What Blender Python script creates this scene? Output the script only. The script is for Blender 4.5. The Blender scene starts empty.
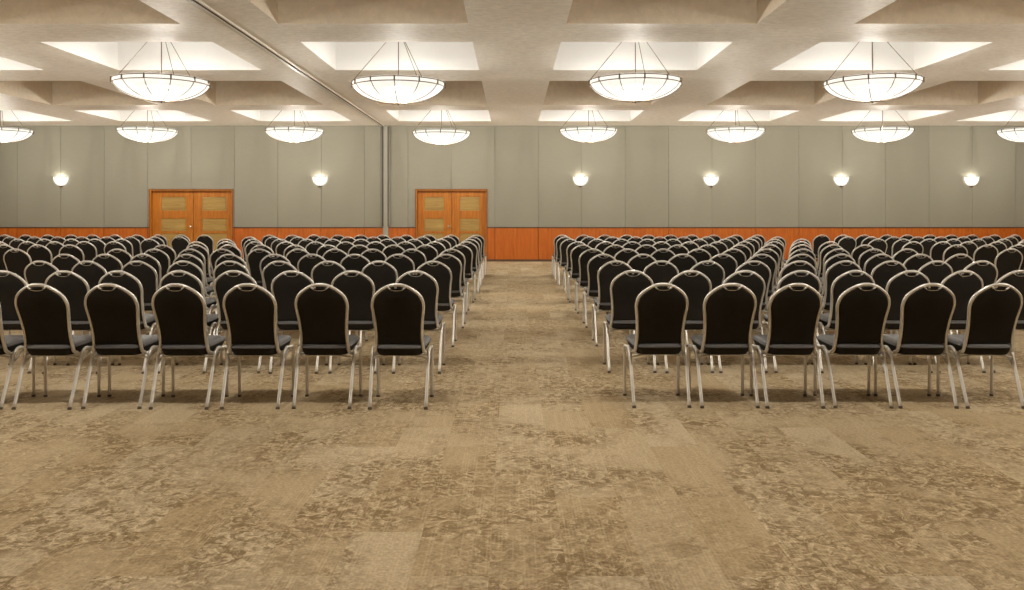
import bpy, bmesh, math, random
from mathutils import Vector, Matrix
PI = math.pi
sc = bpy.context.scene
C = sc.collection

# ------------------------------------------------------------------ camera, world, exposure
FPX = 850.0
cam_d = bpy.data.cameras.new('camera')
cam_d.sensor_fit = 'HORIZONTAL'
cam_d.sensor_width = 36.0
cam_d.lens = FPX / 1024 * 36.0
cam_d.shift_y = -(295.0 - 212.0) / 1024
cam_d.clip_end = 200
cam = bpy.data.objects.new('camera', cam_d)
cam.location = (0, 0, 1.413)
cam.rotation_euler = (PI / 2, 0, 0)
C.objects.link(cam)
sc.camera = cam

world = bpy.data.worlds.new('world')
world.use_nodes = True
world.node_tree.nodes['Background'].inputs[0].default_value = (1.0, 0.9, 0.75, 1)
world.node_tree.nodes['Background'].inputs[1].default_value = 0.05
sc.world = world

vs = sc.view_settings
sc.display_settings.display_device = 'sRGB'
vs.view_transform = 'Standard'
vs.look = 'None'
vs.gamma = 1.0
vs.use_curve_mapping = False
vs.exposure = 0.36

cy = sc.cycles
cy.max_bounces = 8
cy.diffuse_bounces = 6
cy.glossy_bounces = 3
cy.transmission_bounces = 2
cy.use_denoising = True
cy.sample_clamp_indirect = 6.0
cy.caustics_reflective = False
cy.caustics_refractive = False

LIGHT_COL = (1.0, 0.965, 0.90)      # warm lamp light
BULB_W = 44.0                     # each chandelier's up-light
DOWN_W = 470.0                     # light let down through the glass
BOWL_E = 0.82                       # radiance of the glowing glass bowls
SCONCE_W = 5.5

# room dimensions, metres
HC = 3.883                         # ceiling height
WY = 24.3                          # far wall
BY = -3.4                          # wall behind the camera
WX = 15.3                          # side walls at +-WX
COF_X = [-13.16 + 3.78 * k for k in range(8)]   # chandelier columns (centres)
LAMP_ROWS = [21.86, 13.56, 5.2]


# ------------------------------------------------------------------ mesh helpers
def add_box(bm, x0, x1, y0, y1, z0, z1, mi=0, bevel=0):
    vs_ = [bm.verts.new(p) for p in ((x0, y0, z0), (x1, y0, z0), (x1, y1, z0), (x0, y1, z0),
                                     (x0, y0, z1), (x1, y0, z1), (x1, y1, z1), (x0, y1, z1))]
    fs = []
    for idx in ((3, 2, 1, 0), (4, 5, 6, 7), (0, 1, 5, 4), (1, 2, 6, 5), (2, 3, 7, 6), (3, 0, 4, 7)):
        f = bm.faces.new([vs_[i] for i in idx])
        f.material_index = mi
        fs.append(f)
    if bevel:
        es = list({e for f in fs for e in f.edges})
        bmesh.ops.bevel(bm, geom=es, offset=bevel, segments=2, affect='EDGES')
    return fs


def smooth_path(pts, n=6, closed=False):
    """Catmull-Rom through the points"""
    P = [Vector(p) for p in pts]
    out = []
    m = len(P)
    segs = m if closed else m - 1
    for i in range(segs):
        p1, p2 = P[i], P[(i + 1) % m]
        p0 = P[i - 1] if (closed or i > 0) else p1 * 2 - p2
        p3 = P[(i + 2) % m] if (closed or i + 2 < m) else p2 * 2 - p1
        for k in range(n):
            t = k / n
            out.append(0.5 * ((2 * p1) + (p2 - p0) * t + (2 * p0 - 5 * p1 + 4 * p2 - p3) * t * t
                              + (3 * p1 - p0 - 3 * p2 + p3) * t ** 3))
    if not closed:
        out.append(P[-1])
    return out


def add_tube(bm, pts, r, seg=8, closed=False, mi=0, rz=None, cap=True):
    """sweep a round (or oval, radii r / rz) section along the points"""
    P = [Vector(p) for p in pts]
    n = len(P)
    if rz is None:
        rz = r
    rings = []
    t_prev = None
    N = None
    for i in range(n):
        if closed:
            t = (P[(i + 1) % n] - P[i - 1]).normalized()
        elif i == 0:
            t = (P[1] - P[0]).normalized()
        elif i == n - 1:
            t = (P[-1] - P[-2]).normalized()
        else:
            t = (P[i + 1] - P[i - 1]).normalized()
        if N is None:
            a = Vector((0, 0, 1)) if abs(t.z) < 0.9 else Vector((0, 1, 0))
            N = (a - t * a.dot(t)).normalized()
        else:
            N = (N - t * N.dot(t)).normalized()
        B = t.cross(N)
        rings.append([bm.verts.new(P[i] + N * (r * math.cos(2 * PI * k / seg)) + B * (rz * math.sin(2 * PI * k / seg)))
                      for k in range(seg)])
    rng = n if closed else n - 1
    for i in range(rng):
        a, b = rings[i], rings[(i + 1) % n]
        for k in range(seg):
            f = bm.faces.new((a[k], a[(k + 1) % seg], b[(k + 1) % seg], b[k]))
            f.smooth = True
            f.material_index = mi
    if not closed and cap:
        bm.faces.new(rings[0][::-1]).material_index = mi
        bm.faces.new(rings[-1]).material_index = mi


def add_lathe(bm, prof, seg=32, a0=0.0, a1=2 * PI, centre=(0, 0), mi=0):
    """prof: list of (radius, z)"""
    full = abs(a1 - a0 - 2 * PI) < 1e-6
    ns = seg if full else seg + 1
    rings = []
    for (r, z) in prof:
        if r < 1e-5:
            rings.append([bm.verts.new((centre[0], centre[1], z))])
        else:
            rings.append([bm.verts.new((centre[0] + r * math.cos(a0 + (a1 - a0) * k / seg),
                                        centre[1] + r * math.sin(a0 + (a1 - a0) * k / seg), z)) for k in range(ns)])
    for i in range(len(rings) - 1):
        a, b = rings[i], rings[i + 1]
        for k in range(seg):
            k2 = (k + 1) % ns
            if len(a) == 1 and len(b) == 1:
                continue
            if len(a) == 1:
                f = bm.faces.new((a[0], b[k], b[k2]))
            elif len(b) == 1:
                f = bm.faces.new((a[k], a[k2], b[0]))
            else:
                f = bm.faces.new((a[k], a[k2], b[k2], b[k]))
            f.smooth = True
            f.material_index = mi


def obj(name, bm, mats, parent=None, recalc=True):
    if recalc:
        bmesh.ops.recalc_face_normals(bm, faces=bm.faces)
    me = bpy.data.meshes.new(name)
    bm.to_mesh(me)
    bm.free()
    if not isinstance(mats, (list, tuple)):
        mats = [mats]
    for m in mats:
        me.materials.append(m)
    o = bpy.data.objects.new(name, me)
    C.objects.link(o)
    if parent:
        o.parent = parent
    return o


def thing(name, label, cat, loc=(0, 0, 0), rz=0, group=None):
    o = bpy.data.objects.new(name, None)
    o.empty_display_size = 0.1
    C.objects.link(o)
    o.location = loc
    o.rotation_euler = (0, 0, rz)
    o['label'] = label
    o['category'] = cat
    if group:
        o['group'] = group
    return o


def struct(name, bm, mats, parent=None, recalc=True):
    o = obj(name, bm, mats, parent, recalc)
    if parent is None:
        o['kind'] = 'structure'
    return o


KIDS = {}


def kids(o):
    if o.name not in KIDS:
        KIDS[o.name] = [c for c in C.objects if c.parent == o]
    return KIDS[o.name]


def copy_tree(o, parent=None, skip=()):
    c = o.copy()
    C.objects.link(c)
    c.parent = parent
    for ch in kids(o):
        if ch.name.split('.')[0] in skip:
            continue
        copy_tree(ch, c, skip)
    return c


# ------------------------------------------------------------------ materials
def new_mat(name):
    m = bpy.data.materials.new(name)
    m.use_nodes = True
    nt = m.node_tree
    return m, nt, nt.nodes['Principled BSDF']


def L(nt, a, b):
    nt.links.new(a, b)


def node(nt, t, **kw):
    n = nt.nodes.new(t)
    for k, v in kw.items():
        if k == 'ins':
            for kk, vv in v.items():
                n.inputs[kk].default_value = vv
        else:
            setattr(n, k, v)
    return n


def math_n(nt, op, a, b=None, clamp=False):
    n = nt.nodes.new('ShaderNodeMath')
    n.operation = op
    n.use_clamp = clamp
    for i, v in enumerate((a, b)):
        if v is None:
            continue
        if isinstance(v, (int, float)):
            n.inputs[i].default_value = v
        else:
            nt.links.new(v, n.inputs[i])
    return n.outputs[0]


def mix_col(nt, fac, a, b, blend='MIX'):
    n = nt.nodes.new('ShaderNodeMix')
    n.data_type = 'RGBA'
    n.blend_type = blend
    for sock, v in ((n.inputs[0], fac), (n.inputs[6], a), (n.inputs[7], b)):
        if isinstance(v, (int, float)):
            sock.default_value = v
        elif isinstance(v, tuple):
            sock.default_value = v if len(v) == 4 else (*v, 1)
        else:
            nt.links.new(v, sock)
    return n.outputs[2]


def ramp(nt, fac, stops):
    n = nt.nodes.new('ShaderNodeValToRGB')
    el = n.color_ramp.elements
    while len(el) < len(stops):
        el.new(0.5)
    for e, (p, c) in zip(el, stops):
        e.position = p
        e.color = (c, c, c, 1) if isinstance(c, (int, float)) else (*c, 1)
    nt.links.new(fac, n.inputs[0])
    return n.outputs[0]


def simple(name, col, rough=0.5, metal=0.0, spec=0.5, noise=0.0, nscale=30, bump=0.0):
    m, nt, b = new_mat(name)
    b.inputs['Roughness'].default_value = rough
    b.inputs['Metallic'].default_value = metal
    b.inputs['Specular IOR Level'].default_value = spec
    tc = node(nt, 'ShaderNodeTexCoord')
    nz = node(nt, 'ShaderNodeTexNoise', ins={'Scale': nscale, 'Detail': 4.0})
    L(nt, tc.outputs['Object'], nz.inputs['Vector'])
    dark = tuple(c * (1 - noise) for c in col)
    light = tuple(min(1, c * (1 + noise)) for c in col)
    L(nt, mix_col(nt, nz.outputs['Fac'], dark, light), b.inputs['Base Color'])
    if bump:
        bp = node(nt, 'ShaderNodeBump', ins={'Strength': bump, 'Distance': 0.002})
        L(nt, nz.outputs['Fac'], bp.inputs['Height'])
        L(nt, bp.outputs[0], b.inputs['Normal'])
    return m


def carpet_mat():
    """0.305 x 0.91 m carpet planks laid ashlar, distressed damask pattern, fine ribs"""
    m, nt, b = new_mat('carpet')
    tc = node(nt, 'ShaderNodeTexCoord')
    sep = node(nt, 'ShaderNodeSeparateXYZ')
    L(nt, tc.outputs['Object'], sep.inputs[0])
    X, Y = sep.outputs[0], sep.outputs[1]
    cx = math_n(nt, 'DIVIDE', math_n(nt, 'SUBTRACT', X, 1.13), 0.305)
    col = math_n(nt, 'FLOOR', cx)
    half = math_n(nt, 'MULTIPLY', math_n(nt, 'MODULO', math_n(nt, 'ADD', col, 400.0), 2.0), 0.5)
    cyy = math_n(nt, 'SUBTRACT', math_n(nt, 'DIVIDE', math_n(nt, 'SUBTRACT', Y, 3.754), 0.91), half)
    row = math_n(nt, 'FLOOR', cyy)
    cid = node(nt, 'ShaderNodeCombineXYZ')
    L(nt, col, cid.inputs[0])
    L(nt, row, cid.inputs[1])
    wn = node(nt, 'ShaderNodeTexWhiteNoise', noise_dimensions='3D')
    L(nt, cid.outputs[0], wn.inputs['Vector'])
    rnd = node(nt, 'ShaderNodeSeparateColor')
    L(nt, wn.outputs['Color'], rnd.inputs[0])
    # shifted coordinates per plank so the pattern breaks at the joints
    off = node(nt, 'ShaderNodeVectorMath', operation='SCALE')
    L(nt, wn.outputs['Color'], off.inputs[0])
    off.inputs['Scale'].default_value = 0.45
    vec = node(nt, 'ShaderNodeVectorMath', operation='ADD')
    L(nt, tc.outputs['Object'], vec.inputs[0])
    L(nt, off.outputs[0], vec.inputs[1])
    # broad patches (distress), mid damask, fine speckle
    big = node(nt, 'ShaderNodeTexNoise', ins={'Scale': 1.5, 'Detail': 5.0, 'Roughness': 0.65, 'Distortion': 0.5})
    L(nt, vec.outputs[0], big.inputs['Vector'])
    mid = node(nt, 'ShaderNodeTexNoise', ins={'Scale': 13.0, 'Detail': 6.0, 'Roughness': 0.7, 'Distortion': 1.4})
    L(nt, vec.outputs[0], mid.inputs['Vector'])
    vor = node(nt, 'ShaderNodeTexVoronoi', feature='DISTANCE_TO_EDGE', ins={'Scale': 17.0, 'Randomness': 0.9})
    dist = node(nt, 'ShaderNodeVectorMath', operation='ADD')
    sc2 = node(nt, 'ShaderNodeVectorMath', operation='SCALE')
    L(nt, mid.outputs['Color'], sc2.inputs[0])
    sc2.inputs['Scale'].default_value = 0.09
    L(nt, vec.outputs[0], dist.inputs[0])
    L(nt, sc2.outputs[0], dist.inputs[1])
    L(nt, dist.outputs[0], vor.inputs['Vector'])
    fine = node(nt, 'ShaderNodeTexNoise', ins={'Scale': 60.0, 'Detail': 3.0, 'Roughness': 0.7})
    L(nt, tc.outputs['Object'], fine.inputs['Vector'])
    patch = ramp(nt, big.outputs['Fac'], [(0.37, 0.0), (0.58, 1.0)])
    fig = ramp(nt, mid.outputs['Fac'], [(0.44, 0.0), (0.56, 1.0)])
    cell = ramp(nt, vor.outputs['Distance'], [(0.02, 0.0), (0.12, 1.0)])
    dark_f = math_n(nt, 'MULTIPLY', patch, math_n(nt, 'ADD', math_n(nt, 'MULTIPLY', fig, 0.7), 0.22))
    light_f = math_n(nt, 'MULTIPLY', math_n(nt, 'MULTIPLY', patch, math_n(nt, 'SUBTRACT', 1.0, cell)),
                     math_n(nt, 'SUBTRACT', 1.0, fig))
    base = mix_col(nt, rnd.outputs[0], CARPET_A, CARPET_B)
    c1 = mix_col(nt, math_n(nt, 'MULTIPLY', dark_f, 0.98), base, CARPET_D)
    c2 = mix_col(nt, math_n(nt, 'MULTIPLY', light_f, 0.55), c1, CARPET_L)
    fb = math_n(nt, 'ADD', math_n(nt, 'MULTIPLY', fine.outputs['Fac'], 1.3), 0.37)
    cmb = node(nt, 'ShaderNodeCombineColor')
    for i in range(3):
        L(nt, fb, cmb.inputs[i])
    c3 = mix_col(nt, 1.0, c2, cmb.outputs[0], 'MULTIPLY')
    # ribs running away from the camera, only strong on some planks
    rib = math_n(nt, 'SINE', math_n(nt, 'MULTIPLY', X, 2 * PI / 0.0155))
    ribn = node(nt, 'ShaderNodeTexNoise', ins={'Scale': 3.0, 'Detail': 2.0})
    mp = node(nt, 'ShaderNodeMapping')
    mp.inputs['Scale'].default_value = (12.0, 0.7, 1)
    L(nt, vec.outputs[0], mp.inputs[0])
    L(nt, mp.outputs[0], ribn.inputs['Vector'])
    ribm = ramp(nt, ribn.outputs['Fac'], [(0.46, 0.0), (0.62, 1.0)])
    amt = math_n(nt, 'MULTIPLY', ribm, math_n(nt, 'ADD', math_n(nt, 'MULTIPLY', rib, 0.5), 0.5))
    c4 = mix_col(nt, math_n(nt, 'MULTIPLY', amt, 0.19), c3, CARPET_L)
    L(nt, c4, b.inputs['Base Color'])
    b.inputs['Roughness'].default_value = 0.95
    b.inputs['Specular IOR Level'].default_value = 0.1
    bp = node(nt, 'ShaderNodeBump', ins={'Strength': 0.35, 'Distance': 0.003})
    L(nt, fine.outputs['Fac'], bp.inputs['Height'])
    L(nt, bp.outputs[0], b.inputs['Normal'])
    return m


CARPET_A = (0.395, 0.297, 0.172)
CARPET_B = (0.49, 0.395, 0.262)
CARPET_D = (0.185, 0.120, 0.055)
CARPET_L = (0.72, 0.59, 0.39)


def ceiling_mat(name, col, rough=0.6, streak=0.10, spec=0.3):
    """wall-covering with a short brushed streak that glints under the lamps"""
    m, nt, b = new_mat(name)
    tc = node(nt, 'ShaderNodeTexCoord')
    mp = node(nt, 'ShaderNodeMapping')
    mp.inputs['Scale'].default_value = (5.0, 9.0, 5.0)
    L(nt, tc.outputs['Object'], mp.inputs[0])
    nz = node(nt, 'ShaderNodeTexNoise', ins={'Scale': 1.6, 'Detail': 5.0, 'Roughness': 0.7, 'Distortion': 0.5})
    L(nt, mp.outputs[0], nz.inputs['Vector'])
    dark = tuple(c * (1 - streak) for c in col)
    light = tuple(min(1, c * (1 + streak)) for c in col)
    L(nt, mix_col(nt, ramp(nt, nz.outputs['Fac'], [(0.35, 0.0), (0.65, 1.0)]), dark, light), b.inputs['Base Color'])
    b.inputs['Roughness'].default_value = rough
    b.inputs['Specular IOR Level'].default_value = spec
    bp = node(nt, 'ShaderNodeBump', ins={'Strength': 0.5, 'Distance': 0.012})
    L(nt, nz.outputs['Fac'], bp.inputs['Height'])
    L(nt, bp.outputs[0], b.inputs['Normal'])
    return m


def fabric_wall_mat():
    m, nt, b = new_mat('wall_fabric')
    tc = node(nt, 'ShaderNodeTexCoord')
    sep = node(nt, 'ShaderNodeSeparateXYZ')
    L(nt, tc.outputs['Object'], sep.inputs[0])
    pid = math_n(nt, 'FLOOR', math_n(nt, 'DIVIDE', math_n(nt, 'ADD', sep.outputs[0], 14.14), 1.241))
    wn = node(nt, 'ShaderNodeTexWhiteNoise', noise_dimensions='1D')
    L(nt, pid, wn.inputs['W'])
    mp = node(nt, 'ShaderNodeMapping')
    mp.inputs['Scale'].default_value = (1.0, 1.0, 3.0)
    L(nt, tc.outputs['Object'], mp.inputs[0])
    nz = node(nt, 'ShaderNodeTexNoise', ins={'Scale': 7.0, 'Detail': 4.0, 'Roughness': 0.6})
    L(nt, mp.outputs[0], nz.inputs['Vector'])
    a = mix_col(nt, wn.outputs['Value'], WALL_A, WALL_B)
    c = mix_col(nt, math_n(nt, 'MULTIPLY', nz.outputs['Fac'], 0.35), a, (0.205, 0.193, 0.152))
    L(nt, c, b.inputs['Base Color'])
    b.inputs['Roughness'].default_value = 0.85
    b.inputs['Specular IOR Level'].default_value = 0.2
    return m


WALL_A = (0.252, 0.239, 0.190)
WALL_B = (0.266, 0.253, 0.203)


def wood_mat(name, c0, c1, vertical=True, rough=0.45, scale=1.0):
    m, nt, b = new_mat(name)
    tc = node(nt, 'ShaderNodeTexCoord')
    mp = node(nt, 'ShaderNodeMapping')
    mp.inputs['Scale'].default_value = (14 * scale, 14 * scale, 1.2 * scale) if vertical else (1.2 * scale, 14 * scale, 14 * scale)
    L(nt, tc.outputs['Object'], mp.inputs[0])
    nz = node(nt, 'ShaderNodeTexNoise', ins={'Scale': 1.3, 'Detail': 5.0, 'Roughness': 0.6, 'Distortion': 0.8})
    L(nt, mp.outputs[0], nz.inputs['Vector'])
    L(nt, mix_col(nt, ramp(nt, nz.outputs['Fac'], [(0.3, 0.0), (0.7, 1.0)]), c0, c1), b.inputs['Base Color'])
    b.inputs['Roughness'].default_value = rough
    b.inputs['Specular IOR Level'].default_value = 0.3
    return m


def glow_mat(name, strength, col, edge, clear=0.0):
    """lit opal glass: gives off light, a little less towards the grazing rim"""
    m, nt, b = new_mat(name)
    b.inputs['Base Color'].default_value = (0.012, 0.011, 0.010, 1)
    b.inputs['Specular IOR Level'].default_value = 0.15
    b.inputs['Roughness'].default_value = 0.35
    tc = node(nt, 'ShaderNodeTexCoord')
    nz = node(nt, 'ShaderNodeTexNoise', ins={'Scale': 4.0, 'Detail': 3.0})
    L(nt, tc.outputs['Object'], nz.inputs['Vector'])
    c = mix_col(nt, nz.outputs['Fac'], tuple(x * edge for x in col), col)
    L(nt, c, b.inputs['Emission Color'])
    b.inputs['Emission Strength'].default_value = strength
    if clear:
        tr = node(nt, 'ShaderNodeBsdfTransparent')
        tr.inputs[0].default_value = (1, 0.98, 0.93, 1)
        mx = node(nt, 'ShaderNodeMixShader')
        mx.inputs[0].default_value = clear
        L(nt, b.outputs[0], mx.inputs[1])
        L(nt, tr.outputs[0], mx.inputs[2])
        L(nt, mx.outputs[0], nt.nodes['Material Output'].inputs[0])
    return m


M_carpet = carpet_mat()
M_ceil = ceiling_mat('ceiling_covering', (0.90, 0.865, 0.80))
M_cof_white = simple('coffer_white_paint', (0.80, 0.79, 0.77), 0.7, noise=0.02)
M_cof_tan = ceiling_mat('coffer_tan', (0.69, 0.60, 0.475), rough=0.6, streak=0.06, spec=0.3)  # tanner colour than the ceiling, for coffers without chandeliers
M_wall = fabric_wall_mat()
M_wall_plain = simple('wall_paint', (0.30, 0.285, 0.235), 0.8, noise=0.05, nscale=3)
M_seam = simple('panel_joint', (0.17, 0.16, 0.125), 0.9)
M_wood = wood_mat('wainscot_wood', (0.34, 0.075, 0.006), (0.50, 0.130, 0.012))
M_door = wood_mat('door_wood', (0.31, 0.092, 0.008), (0.47, 0.170, 0.016))
M_door_dark = wood_mat('door_frame_wood', (0.12, 0.03, 0.008), (0.19, 0.052, 0.012))
M_inset = wood_mat('door_panel_wood', (0.27, 0.160, 0.040), (0.38, 0.255, 0.080), vertical=False, rough=0.45)
M_railwood = simple('dark_rail_wood', (0.07, 0.035, 0.015), 0.5, noise=0.2)
M_track = simple('track_dark', (0.05, 0.04, 0.03), 0.6)
M_track_l = simple('track_light', (0.66, 0.62, 0.54), 0.4, noise=0.03)
M_metal = simple('chair_metal', (0.66, 0.635, 0.59), 0.38, metal=0.6, noise=0.08, nscale=14)
M_back = simple('chair_back_fabric', (0.016, 0.0135, 0.010), 0.85, spec=0.25, noise=0.35, nscale=120, bump=0.3)
M_seat = simple('chair_seat_vinyl', (0.080, 0.076, 0.074), 0.58, spec=0.5, noise=0.15, nscale=60)
M_glide = simple('foot_glide', (0.10, 0.075, 0.05), 0.6)
M_bowl = glow_mat('opal_glass', BOWL_E / 0.65, (1.0, 0.95, 0.85), 0.86, 0.35)
M_sglass = glow_mat('sconce_glass', 1.3, (1.0, 0.95, 0.84), 0.9)
M_bronze = simple('lamp_bronze', (0.16, 0.115, 0.075), 0.45, metal=0.7, noise=0.1)
M_rod = simple('lamp_rod', (0.15, 0.12, 0.09), 0.5, metal=0.3)
M_knob = simple('satin_nickel', (0.75, 0.70, 0.62), 0.25, metal=1.0)

# ------------------------------------------------------------------ floor
bm = bmesh.new()
add_box(bm, -WX - 0.2, WX + 0.2, BY - 0.2, WY + 0.3, -0.15, 0.0)
struct('floor', bm, M_carpet)

# ------------------------------------------------------------------ ceiling with coffers
HALF = 1.25
sky_y = [(c - 1.22, c + 1.22) for c in LAMP_ROWS]
tan_y = [(16.0, 19.65), (7.55, 11.15), (-0.9, 2.75)]
D_SKY, D_TAN = 0.60, 0.62
xs = sorted({-WX - 0.2, WX + 0.2, *[c - HALF for c in COF_X], *[c + HALF for c in COF_X]})
ys = sorted({BY - 0.2, WY + 0.3, *[v for p in sky_y for v in p], *[v for p in tan_y for v in p]})
bm = bmesh.new()


def quad(bm, pts, mi):
    f = bm.faces.new([bm.verts.new(p) for p in pts])
    f.material_index = mi


for i in range(len(xs) - 1):
    for j in range(len(ys) - 1):
        x0, x1, y0, y1 = xs[i], xs[i + 1], ys[j], ys[j + 1]
        xm, ym = (x0 + x1) / 2, (y0 + y1) / 2
        inx = any(abs(xm - c) < HALF for c in COF_X)
        s = any(a < ym < b for a, b in sky_y)
        t = any(a < ym < b for a, b in tan_y)
        if inx and (s or t):
            d, mi = (D_SKY, 1) if s else (D_TAN, 2)
            z1 = HC + d
            quad(bm, [(x0, y0, z1), (x0, y1, z1), (x1, y1, z1), (x1, y0, z1)], mi)
            quad(bm, [(x0, y0, HC), (x0, y0, z1), (x1, y0, z1), (x1, y0, HC)], mi)
            quad(bm, [(x0, y1, HC), (x1, y1, HC), (x1, y1, z1), (x0, y1, z1)], mi)
            quad(bm, [(x0, y0, HC), (x0, y1, HC), (x0, y1, z1), (x0, y0, z1)], mi)
            quad(bm, [(x1, y0, HC), (x1, y0, z1), (x1, y1, z1), (x1, y1, HC)], mi)
        else:
            quad(bm, [(x0, y0, HC), (x0, y1, HC), (x1, y1, HC), (x1, y0, HC)], 0)
# closed slab above so the room is light-tight
add_box(bm, -WX - 0.2, WX + 0.2, BY - 0.2, WY + 0.3, HC + 0.7, HC + 0.8, 1)
struct('ceiling', bm, [M_ceil, M_cof_white, M_cof_tan], recalc=False)

# folding-wall track running along the ceiling, and the stored wall's end post
TX = -3.70
bm = bmesh.new()
add_box(bm, TX - 0.012, TX + 0.035, BY, WY, HC - 0.012, HC + 0.01, 0)
add_box(bm, TX - 0.075, TX - 0.012, BY, WY, HC - 0.022, HC + 0.01, 1)
add_box(bm, TX + 0.035, TX + 0.06, BY, WY, HC - 0.022, HC + 0.01, 1)
struct('trim_1', bm, [M_track, M_track_l])
bm = bmesh.new()
add_box(bm, -3.70, -3.50, WY - 0.07, WY + 0.0, 1.0, HC - 0.002, 0)
add_box(bm, -3.705, -3.665, WY - 0.085, WY - 0.07, 1.0, HC - 0.03, 1)
add_box(bm, -3.545, -3.515, WY - 0.08, WY - 0.07, 1.0, HC - 0.03, 1)
add_box(bm, -3.68, -3.53, WY - 0.05, WY, 0.0, 1.0, 0)
struct('trim_2', bm, [M_wall_plain, M_track])

# ------------------------------------------------------------------ walls
DOORS = [(-10.37, -7.97, 2.07), (-2.76, -0.705, 2.07)]
WAIN = 0.955
x_seams = [-14.14 + 1.241 * k for k in range(-1, 25)]


def wall_segments(x0, x1):
    """split a panel run so no panel covers a door opening: list of (xa, xb, zbase)"""
    cuts = [x0, x1]
    for a, b, h in DOORS:
        for v in (a, b):
            if x0 < v < x1:
                cuts.append(v)
    cuts.sort()
    out = []
    for a, b in zip(cuts[:-1], cuts[1:]):
        mid = (a + b) / 2
        zb = None
        for da, db, h in DOORS:
            if da < mid < db:
                zb = h
        out.append((a, b, zb))
    return out


bm = bmesh.new()
prev = -WX
edges = [-WX] + [s for s in x_seams if -WX < s < WX] + [WX]
for a, b, zb in wall_segments(-WX, WX):      # solid wall behind the panels
    add_box(bm, a, b, WY + 0.03, WY + 0.25, zb if zb else 0.0, HC, 0)
for e0, e1 in zip(edges[:-1], edges[1:]):    # fabric-covered panels with an open joint
    for a, b, zb in wall_segments(e0, e1):
        g0 = 0.0035 if a == e0 else 0
        g1 = 0.0035 if b == e1 else 0
        z0 = zb if zb else WAIN + 0.02
        if b - a > 0.03:
            add_box(bm, a + g0, b - g1, WY, WY + 0.03, z0, HC, 1)
struct('wall_back', bm, [M_seam, M_wall])

bm = bmesh.new()
for e0, e1 in zip(edges[:-1], edges[1:]):
    for a, b, zb in wall_segments(e0, e1):
        if zb is None and b - a > 0.03:
            add_box(bm, a + (0.006 if a == e0 else 0), b - (0.006 if b == e1 else 0), WY - 0.018, WY + 0.03, 0.06, WAIN, 0)
struct('trim_3', bm, M_wood)
bm = bmesh.new()
for a, b, zb in wall_segments(-WX, WX):
    if zb is None:
        add_box(bm, a, b, WY - 0.035, WY + 0.03, WAIN, WAIN + 0.028, 0, 0.004)
struct('trim_4', bm, M_railwood)
bm = bmesh.new()
for a, b, zb in wall_segments(-WX, WX):
    if zb is None:
        add_box(bm, a, b, WY - 0.03, WY + 0.03, 0.0, 0.06, 0)
struct('baseboard_back', bm, M_railwood)

for nm, x0, x1 in (('wall_left', -WX - 0.2, -WX), ('wall_right', WX, WX + 0.2)):
    bm = bmesh.new()
    add_box(bm, x0, x1, BY, WY + 0.25, WAIN, HC, 0)
    add_box(bm, x0 - (0.0 if x0 > 0 else 0), x1, BY, WY + 0.25, 0.0, WAIN, 1)
    struct(nm, bm, [M_wall_plain, M_wood])
bm = bmesh.new()
add_box(bm, -WX - 0.2, WX + 0.2, BY - 0.2, BY, WAIN, HC, 0)
add_box(bm, -WX - 0.2, WX + 0.2, BY - 0.2, BY, 0.0, WAIN, 1)
struct('wall_front', bm, [M_wall_plain, M_wood])


# ------------------------------------------------------------------ doors
def ring_box(bm, x0, x1, z0, z1, w, y0, y1, mi=0, bottom=True):
    add_box(bm, x0, x0 + w, y0, y1, z0, z1, mi)
    add_box(bm, x1 - w, x1, y0, y1, z0, z1, mi)
    add_box(bm, x0 + w, x1 - w, y0, y1, z1 - w, z1, mi)
    if bottom:
        add_box(bm, x0 + w, x1 - w, y0, y1, z0, z0 + w, mi)


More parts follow.
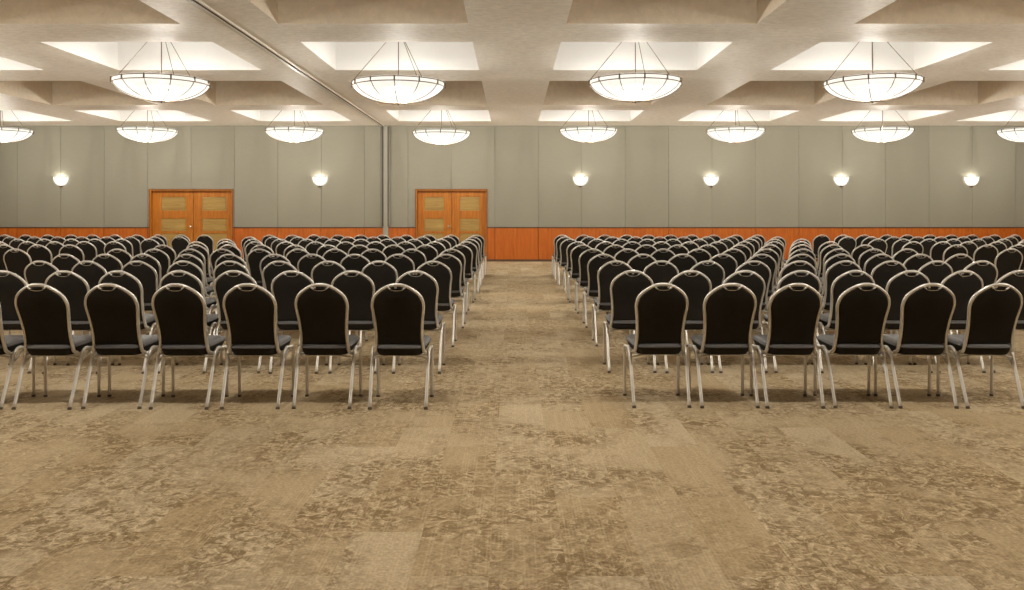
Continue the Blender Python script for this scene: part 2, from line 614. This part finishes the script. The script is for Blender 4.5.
def double_door(name, x0, x1, h, split, panel_cols, knob_x):
    root = bpy.data.objects.new(name, None)
    C.objects.link(root)
    root.location = ((x0 + x1) / 2, WY, 0)
    root['kind'] = 'structure'
    cx = (x0 + x1) / 2
    bm = bmesh.new()
    ring_box(bm, x0 - cx, x1 - cx, 0, h, 0.014, -0.03, 0.24, 0, False)
    ring_box(bm, x0 - cx + .014, x1 - cx - .014, 0, h - .014, 0.031, -0.018, 0.24, 1, False)
    # dark reveal behind the leaves
    add_box(bm, x0 - cx + .045, x1 - cx - .045, 0.20, 0.24, 0, h - .045, 0)
    obj('door_frame', bm, [M_door_dark, M_door], root)
    for k, (a, b) in enumerate(((x0 + 0.05, split - 0.006), (split + 0.006, x1 - 0.05))):
        a -= cx
        b -= cx
        p0, p1 = panel_cols[k][0] - cx, panel_cols[k][1] - cx
        rows = [(0.235, 0.80), (0.865 + 0.0, 1.225), (1.45, 1.845)]
        y0, y1 = 0.10, 0.15
        bm = bmesh.new()
        add_box(bm, a, p0, y0, y1, 0.012, h - 0.05)
        add_box(bm, p1, b, y0, y1, 0.012, h - 0.05)
        zs = [0.012] + [v for r in rows for v in r] + [h - 0.05]
        for q in range(0, len(zs), 2):
            add_box(bm, p0, p1, y0, y1, zs[q], zs[q + 1])
        leaf = obj('door_leaf', bm, M_door, root)
        for r0, r1 in rows:
            bm = bmesh.new()
            add_box(bm, p0, p1, y0 + 0.018, y1 - 0.01, r0, r1)
            add_box(bm, p0 + .035, p1 - .035, y0 + 0.008, y0 + 0.018, r0 + .035, r1 - .035, 0, 0.004)
            obj('inset_panel', bm, M_inset, leaf)
        if k == 0:
            bm = bmesh.new()
            add_lathe(bm, [(0, 0), (0.034, 0), (0.034, 0.008), (0.014, 0.012), (0.013, 0.035), (0.030, 0.045),
                           (0.037, 0.060), (0.030, 0.075), (0, 0.080)], 16)
            bmesh.ops.rotate(bm, verts=bm.verts, matrix=Matrix.Rotation(PI / 2, 3, 'X'))
            bmesh.ops.translate(bm, verts=bm.verts, vec=(knob_x - cx, y0, 0.995))
            kn = obj('door_knob', bm, M_knob, leaf)
            kn['label'] = 'satin silver door knob'


double_door('door_1', *DOORS[0], -9.145, [(-10.07, -9.36), (-8.90, -8.19)], -9.21)
double_door('door_2', *DOORS[1], -1.73, [(-2.52, -1.95), (-1.50, -0.935)], -1.81)


# ------------------------------------------------------------------ banquet chairs
def arc_pts(cx, r, z, a0, a1, n):
    return [(cx + r * math.cos(a0 + (a1 - a0) * i / n), z + r * math.sin(a0 + (a1 - a0) * i / n)) for i in range(n + 1)]


HB_LIFT = 0.008
# half outline of the crowned back, tube centre line, (x, z)
HALF_BACK = [(0.0, 0.887), (0.030, 0.886), (0.070, 0.874), (0.114, 0.849), (0.150, 0.819), (0.171, 0.787),
             (0.1815, 0.745), (0.180, 0.705), (0.172, 0.645), (0.166, 0.575), (0.164, 0.510), (0.168, 0.450), (0.176, 0.400)]


HALF_BACK = [(x, z + HB_LIFT * (z - 0.4) / 0.487) for x, z in HALF_BACK]


def back_y(z):
    """lean of the back: y of the back plane at height z (rear is -y)"""
    t = max(0.0, (z - 0.40) / 0.49)
    return -0.105 - 0.105 * t - 0.060 * t * t


def make_chair():
    t = thing('banquet_chair', '', 'chair')
    # seat cushion: rounded trapezoid, crowned
    bm = bmesh.new()
    nu = 28
    levels = [(0.80, 0.366), (0.88, 0.370), (0.93, 0.385), (0.965, 0.405), (0.995, 0.424), (0.99, 0.436), (0.94, 0.447), (0.70, 0.456), (0.35, 0.460)]

    def seat_pt(ang, s, z):
        ca, sa = math.cos(ang), math.sin(ang)
        e = 0.36
        px = math.copysign(abs(ca) ** e, ca)
        py = math.copysign(abs(sa) ** e, sa)
        yy = 0.047 + 0.200 * py * s
        w = 0.176 + 0.032 * (py * s + 1) / 2
        zz = z + 0.022 * (py * s + 1) / 2
        if py > 0.6 and z < 0.41:
            zz += 0.0
        return (px * w * s, yy, zz)
    rings = [[bm.verts.new(seat_pt(2 * PI * k / nu, s, z)) for k in range(nu)] for s, z in levels]
    for q, (a, b) in enumerate(zip(rings[:-1], rings[1:])):
        for k in range(nu):
            f = bm.faces.new((a[k], a[(k + 1) % nu], b[(k + 1) % nu], b[k]))
            f.smooth = True
            f.material_index = 1 if q < 4 else 0      # shade painted in: sides take the black back fabric below the grey top
    bm.faces.new(rings[0][::-1]).material_index = 1
    f = bm.faces.new(rings[-1])
    f.smooth = True
    s_ = obj('seat', bm, [M_seat, M_back], t)
    # welt round the top edge of the seat
    bm = bmesh.new()
    add_tube(bm, [seat_pt(2 * PI * k / 40, 1.0, 0.428) for k in range(40)], 0.0055, 6, closed=True)
    obj('piping', bm, M_seat, s_)

    # backrest: padded panel filling the hoop with a hand-hold slot under the crown
    bm = bmesh.new()
    smooth = smooth_path([(x, 0, z) for x, z in HALF_BACK], 3)
    zb = 0.447
    side = [(p.x - 0.008, p.z) for p in smooth if p.z >= zb]
    # front/back outline starting at the bottom of the hand-hold, going right, down, and left
    hand = [(0.0, 0.858), (0.020, 0.859), (0.040, 0.864), (0.054, 0.873), (0.063, 0.884)]
    right = [p for p in side if p[0] > 0.063]
    out = hand + right
    full = out + [(-x, z) for x, z in reversed(out) if x > 1e-6]
    TH = 0.016

    def ring(scale, dy):
        r = []
        for x, z in full:
            zc = 0.66
            r.append(bm.verts.new((x * scale, back_y(z) + dy, zc + (z - zc) * scale)))
        return r
    n = len(full)
    rs = [ring(1.0, 0), ring(0.985, -TH * 0.8), ring(0.93, -TH), ring(1.0, 0), ring(0.985, TH), ring(0.93, TH * 1.5)]
    for a, b in ((rs[0], rs[1]), (rs[1], rs[2]), (rs[3], rs[4]), (rs[4], rs[5])):
        for k in range(n):
            f = bm.faces.new((a[k], a[(k + 1) % n], b[(k + 1) % n], b[k]))
            f.smooth = True
    for r in (rs[2], rs[5]):
        # strips across the panel, pairing right and left vertices, follow the lean
        rr = [r[0]] + r[1:len(out)]
        ll = [r[0]] + r[len(out):][::-1]
        for k in range(len(out) - 1):
            if k == 0:
                f = bm.faces.new((rr[0], rr[1], ll[1]))
            else:
                f = bm.faces.new((rr[k], rr[k + 1], ll[k + 1], ll[k]))
            f.smooth = True
    bmesh.ops.remove_doubles(bm, verts=bm.verts, dist=1e-5)
    obj('backrest', bm, M_back, t)

    # hoop of the back and the little bar under the hand-hold
    hp = [(x, back_y(z), z) for x, z in HALF_BACK]
    path = [(-x, y, z) for x, y, z in reversed(hp)] + hp[1:]
    bm = bmesh.new()
    add_tube(bm, smooth_path([(-0.184, -0.075, 0.385)] + path + [(0.184, -0.075, 0.385)], 3), 0.0128, 8)
    obj('back_frame', bm, M_metal, t)
    bm = bmesh.new()
    hb = [(0.066, 0.886), (0.055, 0.872), (0.040, 0.862), (0.020, 0.857), (0.0, 0.856)]
    hp2 = [(-x, back_y(z) - 0.017, z) for x, z in hb] + [(x, back_y(z) - 0.017, z) for x, z in reversed(hb[:-1])]
    add_tube(bm, smooth_path(hp2, 3), 0.0065, 6)
    obj('hand_hold', bm, M_metal, t)

    # legs
    for s in (-1, 1):
        bm = bmesh.new()
        add_tube(bm, smooth_path([(s * .200, -.215, .0), (s * .203, -.143, .17), (s * .206, -.074, .335), (s * .208, -.045, .385),
                                  (s * .209, .000, .408), (s * .209, .04, .403), (s * .209, .07, .397)], 4), 0.0125, 8)
        leg = obj('leg', bm, M_metal, t)
        bm = bmesh.new()
        add_tube(bm, [(s * .200, -.216, .0), (s * .2005, -.209, .016)], 0.0145, 8)
        obj('foot_glide', bm, M_glide, leg)
        bm = bmesh.new()
        add_tube(bm, smooth_path([(s * .205, .205, .0), (s * .206, .203, .2), (s * .208, .196, .345), (s * .209, .170, .388),
                                  (s * .209, .12, .395), (s * .209, .06, .397)], 4), 0.0120, 8)
        leg = obj('leg', bm, M_metal, t)
        bm = bmesh.new()
        add_tube(bm, [(s * .205, .205, .0), (s * .2052, .2048, .016)], 0.0145, 8)
        obj('foot_glide', bm, M_glide, leg)
        bm = bmesh.new()
        add_tube(bm, smooth_path([(s * .204, -.090, .290), (s * .203, -.045, .322), (s * .200, .03, .358), (s * .196, .09, .372)], 3), 0.0075, 6)
        obj('brace', bm, M_metal, t)
    bm = bmesh.new()
    add_tube(bm, smooth_path([(-.205, -.072, .343), (-.12, -.066, .358), (0, -.064, .362), (.12, -.066, .358), (.205, -.072, .343)], 4), 0.007, 6)
    add_tube(bm, [(-.205, .15, .372), (.205, .15, .372)], 0.009, 6)
    add_tube(bm, [(-.207, -.05, .372), (.207, -.05, .372)], 0.009, 6)
    obj('crossbar', bm, M_metal, t)
    return t


random.seed(11)
chair0 = make_chair()
CH_GROUP = 'black banquet chairs set out in rows'
ORD = ['first', 'second', 'third', 'fourth', 'fifth', 'sixth', 'seventh', 'eighth', 'ninth', 'tenth', 'eleventh', 'twelfth']
ROW_NAME = ['front row', 'second row', 'third row', 'fourth row', 'fifth row', 'sixth row', 'seventh row',
            'eighth row', 'ninth row', 'last row']
ROW_D = [6.08, 7.42, 8.90, 10.34, 11.78, 13.25, 14.69, 16.14, 17.58, 19.02]
ROW_X_LEFT = {0: [-.815, -1.358, -1.872, -2.378, -2.86, -3.353, -3.85],
              1: [-.832, -1.387, -1.91, -2.41, -2.88, -3.41, -3.88, -4.41],
              2: [-.82, -1.385, -1.905, -2.415, -2.925, -3.41, -3.90, -4.41, -4.90],
              3: [-.80, -1.37, -1.90, -2.41, -2.87, -3.41, -3.92, -4.45, -4.91, -5.40],
              4: [-.83, -1.37, -1.92, -2.43, -2.94, -3.47, -3.98, -4.43, -4.92, -5.43]}
ROW_X_RIGHT = {0: [1.065, 1.554, 2.025, 2.51, 2.973, 3.45, 3.94],
               1: [1.05, 1.546, 2.014, 2.504, 2.97, 3.455, 3.912, 4.40],
               2: [1.085, 1.555, 2.03, 2.515, 2.99, 3.466, 3.94, 4.41, 4.88],
               3: [1.106, 1.58, 2.06, 2.54, 3.02, 3.50, 3.98, 4.46, 4.93, 5.41]}
first = True


def place_chair(x, y, rz, label, row):
    global first
    if first:
        c = chair0
        first = False
        kids(chair0)
        for k in list(kids(chair0)):
            kids(k)
    else:
        c = copy_tree(chair0, None, skip=('foot_glide', 'piping') if row > 5 else ())
    c.location = (x, y, 0)
    c.rotation_euler = (0, 0, rz)
    c['label'] = label
    c['group'] = CH_GROUP


n_chairs = 0
for r, D in enumerate(ROW_D):
    for side, sname in ((-1, 'left'), (1, 'right')):
        tab = (ROW_X_LEFT if side < 0 else ROW_X_RIGHT).get(r)
        for k in range(10):
            if tab:
                if k >= len(tab):
                    break
                x = tab[k]
            elif side < 0:
                x = -0.79 - (0.04 if k else 0) - 0.508 * k + random.uniform(-.018, .018)
            else:
                x = 1.11 + 0.482 * k + random.uniform(-.018, .018)
            y = D + 0.215 + (0.03 if side > 0 else 0.0) + 0.012 * abs(x) * 0.3 + random.uniform(-.015, .015)
            x *= (y - 0.25) / D * (1.009 if r == 0 else 1.007)
            if abs(x) - 0.2 > (y - 0.1) * 512 / FPX:
                break
            lab = f'black banquet chair, {ROW_NAME[r]} of the {sname} centre block, {ORD[k]} from the centre aisle'
            place_chair(x, y, random.uniform(-.018, .018), lab, r)
            n_chairs += 1
        for k in range(12):
            x = side * ((6.92 if side < 0 else 6.96) + (0.50 if side < 0 else 0.483) * k) + random.uniform(-.02, .02)
            y = D + 0.215 + 0.012 * abs(x) + random.uniform(-.02, .02)
            if abs(x) - 0.2 > (y - 0.1) * 512 / FPX:
                break
            lab = f'black banquet chair, {ROW_NAME[r]} of the far {sname} block, {ORD[k]} from the {sname} side aisle'
            place_chair(x, y, random.uniform(-.018, .018), lab, r)
            n_chairs += 1
print('chairs', n_chairs)

# ------------------------------------------------------------------ chandeliers
RB = 0.73          # bowl radius
BD = 0.31          # bowl depth
ZR = 0.0           # rim plane, local


def bowl_r(z):
    """radius at height z below the rim (z from 0 to -BD)"""
    u = min(1.0, max(0.0, -z / BD))
    return RB * math.sqrt(max(0.0, 1 - u ** 1.75)) if u < 1 else 0.0


def make_chandelier():
    t = thing('bowl_chandelier', '', 'chandelier')
    # opal glass bowl, thin shell, open at the top
    bm = bmesh.new()
    prof = [(RB - .012, 0.028), (RB - .006, 0.0)]
    for i in range(1, 15):
        a = i / 14 * PI / 2
        prof.append(((RB - .006) * math.cos(a) ** 0.97 if i < 14 else 0.0, -BD * math.sin(a) ** 1.08))
    add_lathe(bm, prof, 48)
    sh = obj('glass_bowl', bm, M_bowl, t)
    # two hoops joined by short posts round the rim
    bm = bmesh.new()
    for z in (0.012, -0.052):
        rr = RB + 0.006 if z > 0 else RB + 0.002
        add_tube(bm, [(rr * math.cos(2 * PI * k / 48), rr * math.sin(2 * PI * k / 48), z) for k in range(48)], 0.0075, 6, closed=True)
    obj('rim_hoop', bm, M_bronze, t)
    for k in range(12):
        a = 2 * PI * k / 12 + 0.05
        bm = bmesh.new()
        pts = []
        for i in range(0, 13):
            q = i / 12 * PI / 2
            r_ = (RB + 0.002) * math.cos(q) ** 0.97 if i < 12 else 0.02
            z_ = -(BD + 0.004) * math.sin(q) ** 1.08
            pts.append((r_ * math.cos(a), r_ * math.sin(a), z_))
        add_tube(bm, pts, 0.0066, 5)
        ca, sa = math.cos(a), math.sin(a)
        add_tube(bm, [((RB + .008) * ca, (RB + .008) * sa, 0.022), ((RB + .008) * ca, (RB + .008) * sa, -0.062)], 0.013, 6)
        obj('rib', bm, M_bronze, t)
    bm = bmesh.new()
    add_lathe(bm, [(0, -BD - .035), (0.014, -BD - .028), (0.010, -BD - .012), (0.030, -BD - .004), (0.034, -BD + .004), (0, -BD + .006)], 14)
    obj('finial', bm, M_bronze, t)
    # hub, centre stem, three hanger rods, ceiling rose
    zh = 0.86
    top = HC + D_SKY
    bm = bmesh.new()
    add_tube(bm, [(0, 0, -BD + .01), (0, 0, zh + 0.03)], 0.009, 6)
    obj('stem', bm, M_rod, t)
    for a in (-PI / 2 - 1.47, -PI / 2 + 0.63, -PI / 2 + 2.72):
        bm = bmesh.new()
        add_tube(bm, [(0.03 * math.cos(a), 0.03 * math.sin(a), zh), ((RB + .01) * math.cos(a), (RB + .01) * math.sin(a), 0.01)], 0.0058, 6)
        obj('hanger_rod', bm, M_rod, t)
    bm = bmesh.new()
    add_lathe(bm, [(0, zh - .02), (0.04, zh - .012), (0.055, zh + .01), (0.085, zh + .045), (0.095, zh + .13), (0, zh + .135)], 18)
    obj('ceiling_rose', bm, M_rod, t)
    ld = bpy.data.lights.new('chandelier_bulbs', 'POINT')
    ld.energy = BULB_W
    ld.color = LIGHT_COL
    ld.shadow_soft_size = 0.04
    lo = bpy.data.objects.new('bulb', ld)
    C.objects.link(lo)
    lo.parent = t
    lo.location = (0, 0.05, -0.02)
    bm = bmesh.new()
    add_lathe(bm, [(0, -.075), (0.40, -.085), (0.405, -.078), (0.40, -.068), (0, -.06)], 28)
    obj('added_light_shield', bm, M_bronze, t)  # unseen disc added to block the down light from shining upward
    ld = bpy.data.lights.new('chandelier_down_light', 'POINT')
    ld.energy = DOWN_W
    ld.color = LIGHT_COL
    ld.shadow_soft_size = 0.045
    lo = bpy.data.objects.new('down_light', ld)
    C.objects.link(lo)
    lo.parent = t
    lo.location = (0.0, 0.0, -0.165)
    return t


lamp0 = make_chandelier()
kids(lamp0)
usedl = False
ROWLAB = ['far row near the back wall', 'near row', 'row above the open floor', 'row behind the camera']
far_lab = ['at the left edge of the photo', 'second from left, above the left double doors', 'left of the folding wall track',
           'right of the folding wall track, above the central doors', 'just right of the centre aisle', 'third from right',
           'second from right', 'cut by the right edge of the photo']
for j, Y in enumerate(LAMP_ROWS):
    for i, X in enumerate(COF_X):
        if usedl:
            c = copy_tree(lamp0)
        else:
            c = lamp0
            usedl = True
        zr = 3.492 if j else 3.515
        if i == 3:
            zr = 3.458
        # canopy must meet the coffer's top: the hub sits 0.975 above the rim
        c.location = (X + 0.008, Y, zr)
        if j == 0:
            lab = 'small-looking bowl chandelier in far row, ' + far_lab[i]
        elif j == 1:
            nm = {2: 'leftmost large one', 3: 'just right of the ceiling track', 4: 'just right of centre', 5: 'rightmost large one'}.get(i)
            if nm:
                lab = 'large glowing glass bowl chandelier in the nearer row, ' + nm
            else:
                lab = 'glass bowl chandelier of the nearer row, beyond the picture, column ' + ORD[i]
        else:
            lab = 'bowl chandelier ' + 'over the open floor before the chairs' + ', ' + ORD[i] + ' from left'
        c['label'] = lab
        c['group'] = 'bowl chandeliers hanging in the white coffers'


# ------------------------------------------------------------------ wall sconces
def make_sconce():
    t = thing('wall_sconce', '', 'wall lamp')
    R, H = 0.215, 0.265
    bm = bmesh.new()
    prof = []
    for i in range(0, 11):
        a = i / 10 * PI / 2
        prof.append((R * math.cos(a) if i < 10 else 0.03, -H * math.sin(a)))
    add_lathe(bm, prof, 20, PI, 2 * PI)
    for v in bm.verts:
        v.co.y *= 0.62
        v.co.y -= 0.012
    obj('glass_shade', bm, M_sglass, t)
    bm = bmesh.new()
    for z in (0.004, -0.035):
        add_tube(bm, [((R + .003) * math.cos(PI + PI * k / 20), 0.62 * (R + .003) * math.sin(PI + PI * k / 20) - .012, z) for k in range(21)], 0.005, 6)
    obj('rim_hoop', bm, M_bronze, t)
    for k in range(1, 6):
        a = PI + PI * k / 6
        bm = bmesh.new()
        pts = []
        for i in range(0, 10):
            q = i / 10 * PI / 2
            r_ = (R + .003) * math.cos(q)
            pts.append((r_ * math.cos(a), 0.62 * r_ * math.sin(a) - .012, -(H + .002) * math.sin(q)))
        add_tube(bm, pts, 0.0035, 5)
        obj('rib', bm, M_bronze, t)
    bm = bmesh.new()
    add_lathe(bm, [(0, -H - .04), (0.02, -H - .03), (0.045, -H - .005), (0.05, -H + .012), (0, -H + .014)], 14)
    for v in bm.verts:
        v.co.y = v.co.y * 0.6 - 0.034
    obj('finial', bm, M_bronze, t)
    bm = bmesh.new()
    add_box(bm, -0.06, 0.06, -0.012, 0.0, -H - .02, -0.03, 0, 0.004)
    obj('back_plate', bm, M_bronze, t)
    ld = bpy.data.lights.new('sconce_bulb', 'POINT')
    ld.energy = SCONCE_W
    ld.color = (1.0, 0.93, 0.80)
    ld.shadow_soft_size = 0.02
    lo = bpy.data.objects.new('bulb', ld)
    C.objects.link(lo)
    lo.parent = t
    lo.location = (0, -0.075, -0.05)
    return t


sc0 = make_sconce()
kids(sc0)
sconces = [(-12.89, 'left of the wooden double doors, near the left edge'), (-5.49, 'between the two double doors'),
           (1.96, 'just right of the central double doors'), (5.69, 'second to the right of the central double doors'),
           (9.41, 'third to the right of the central double doors'), (13.13, 'nearest the right edge')]
for i, (x, lab) in enumerate(sconces):
    c = sc0 if i == 0 else copy_tree(sc0)
    c.location = (x, WY, 2.42)
    c['label'] = 'lit half bowl wall sconce ' + lab
    c['group'] = 'wall sconces on the back wall'
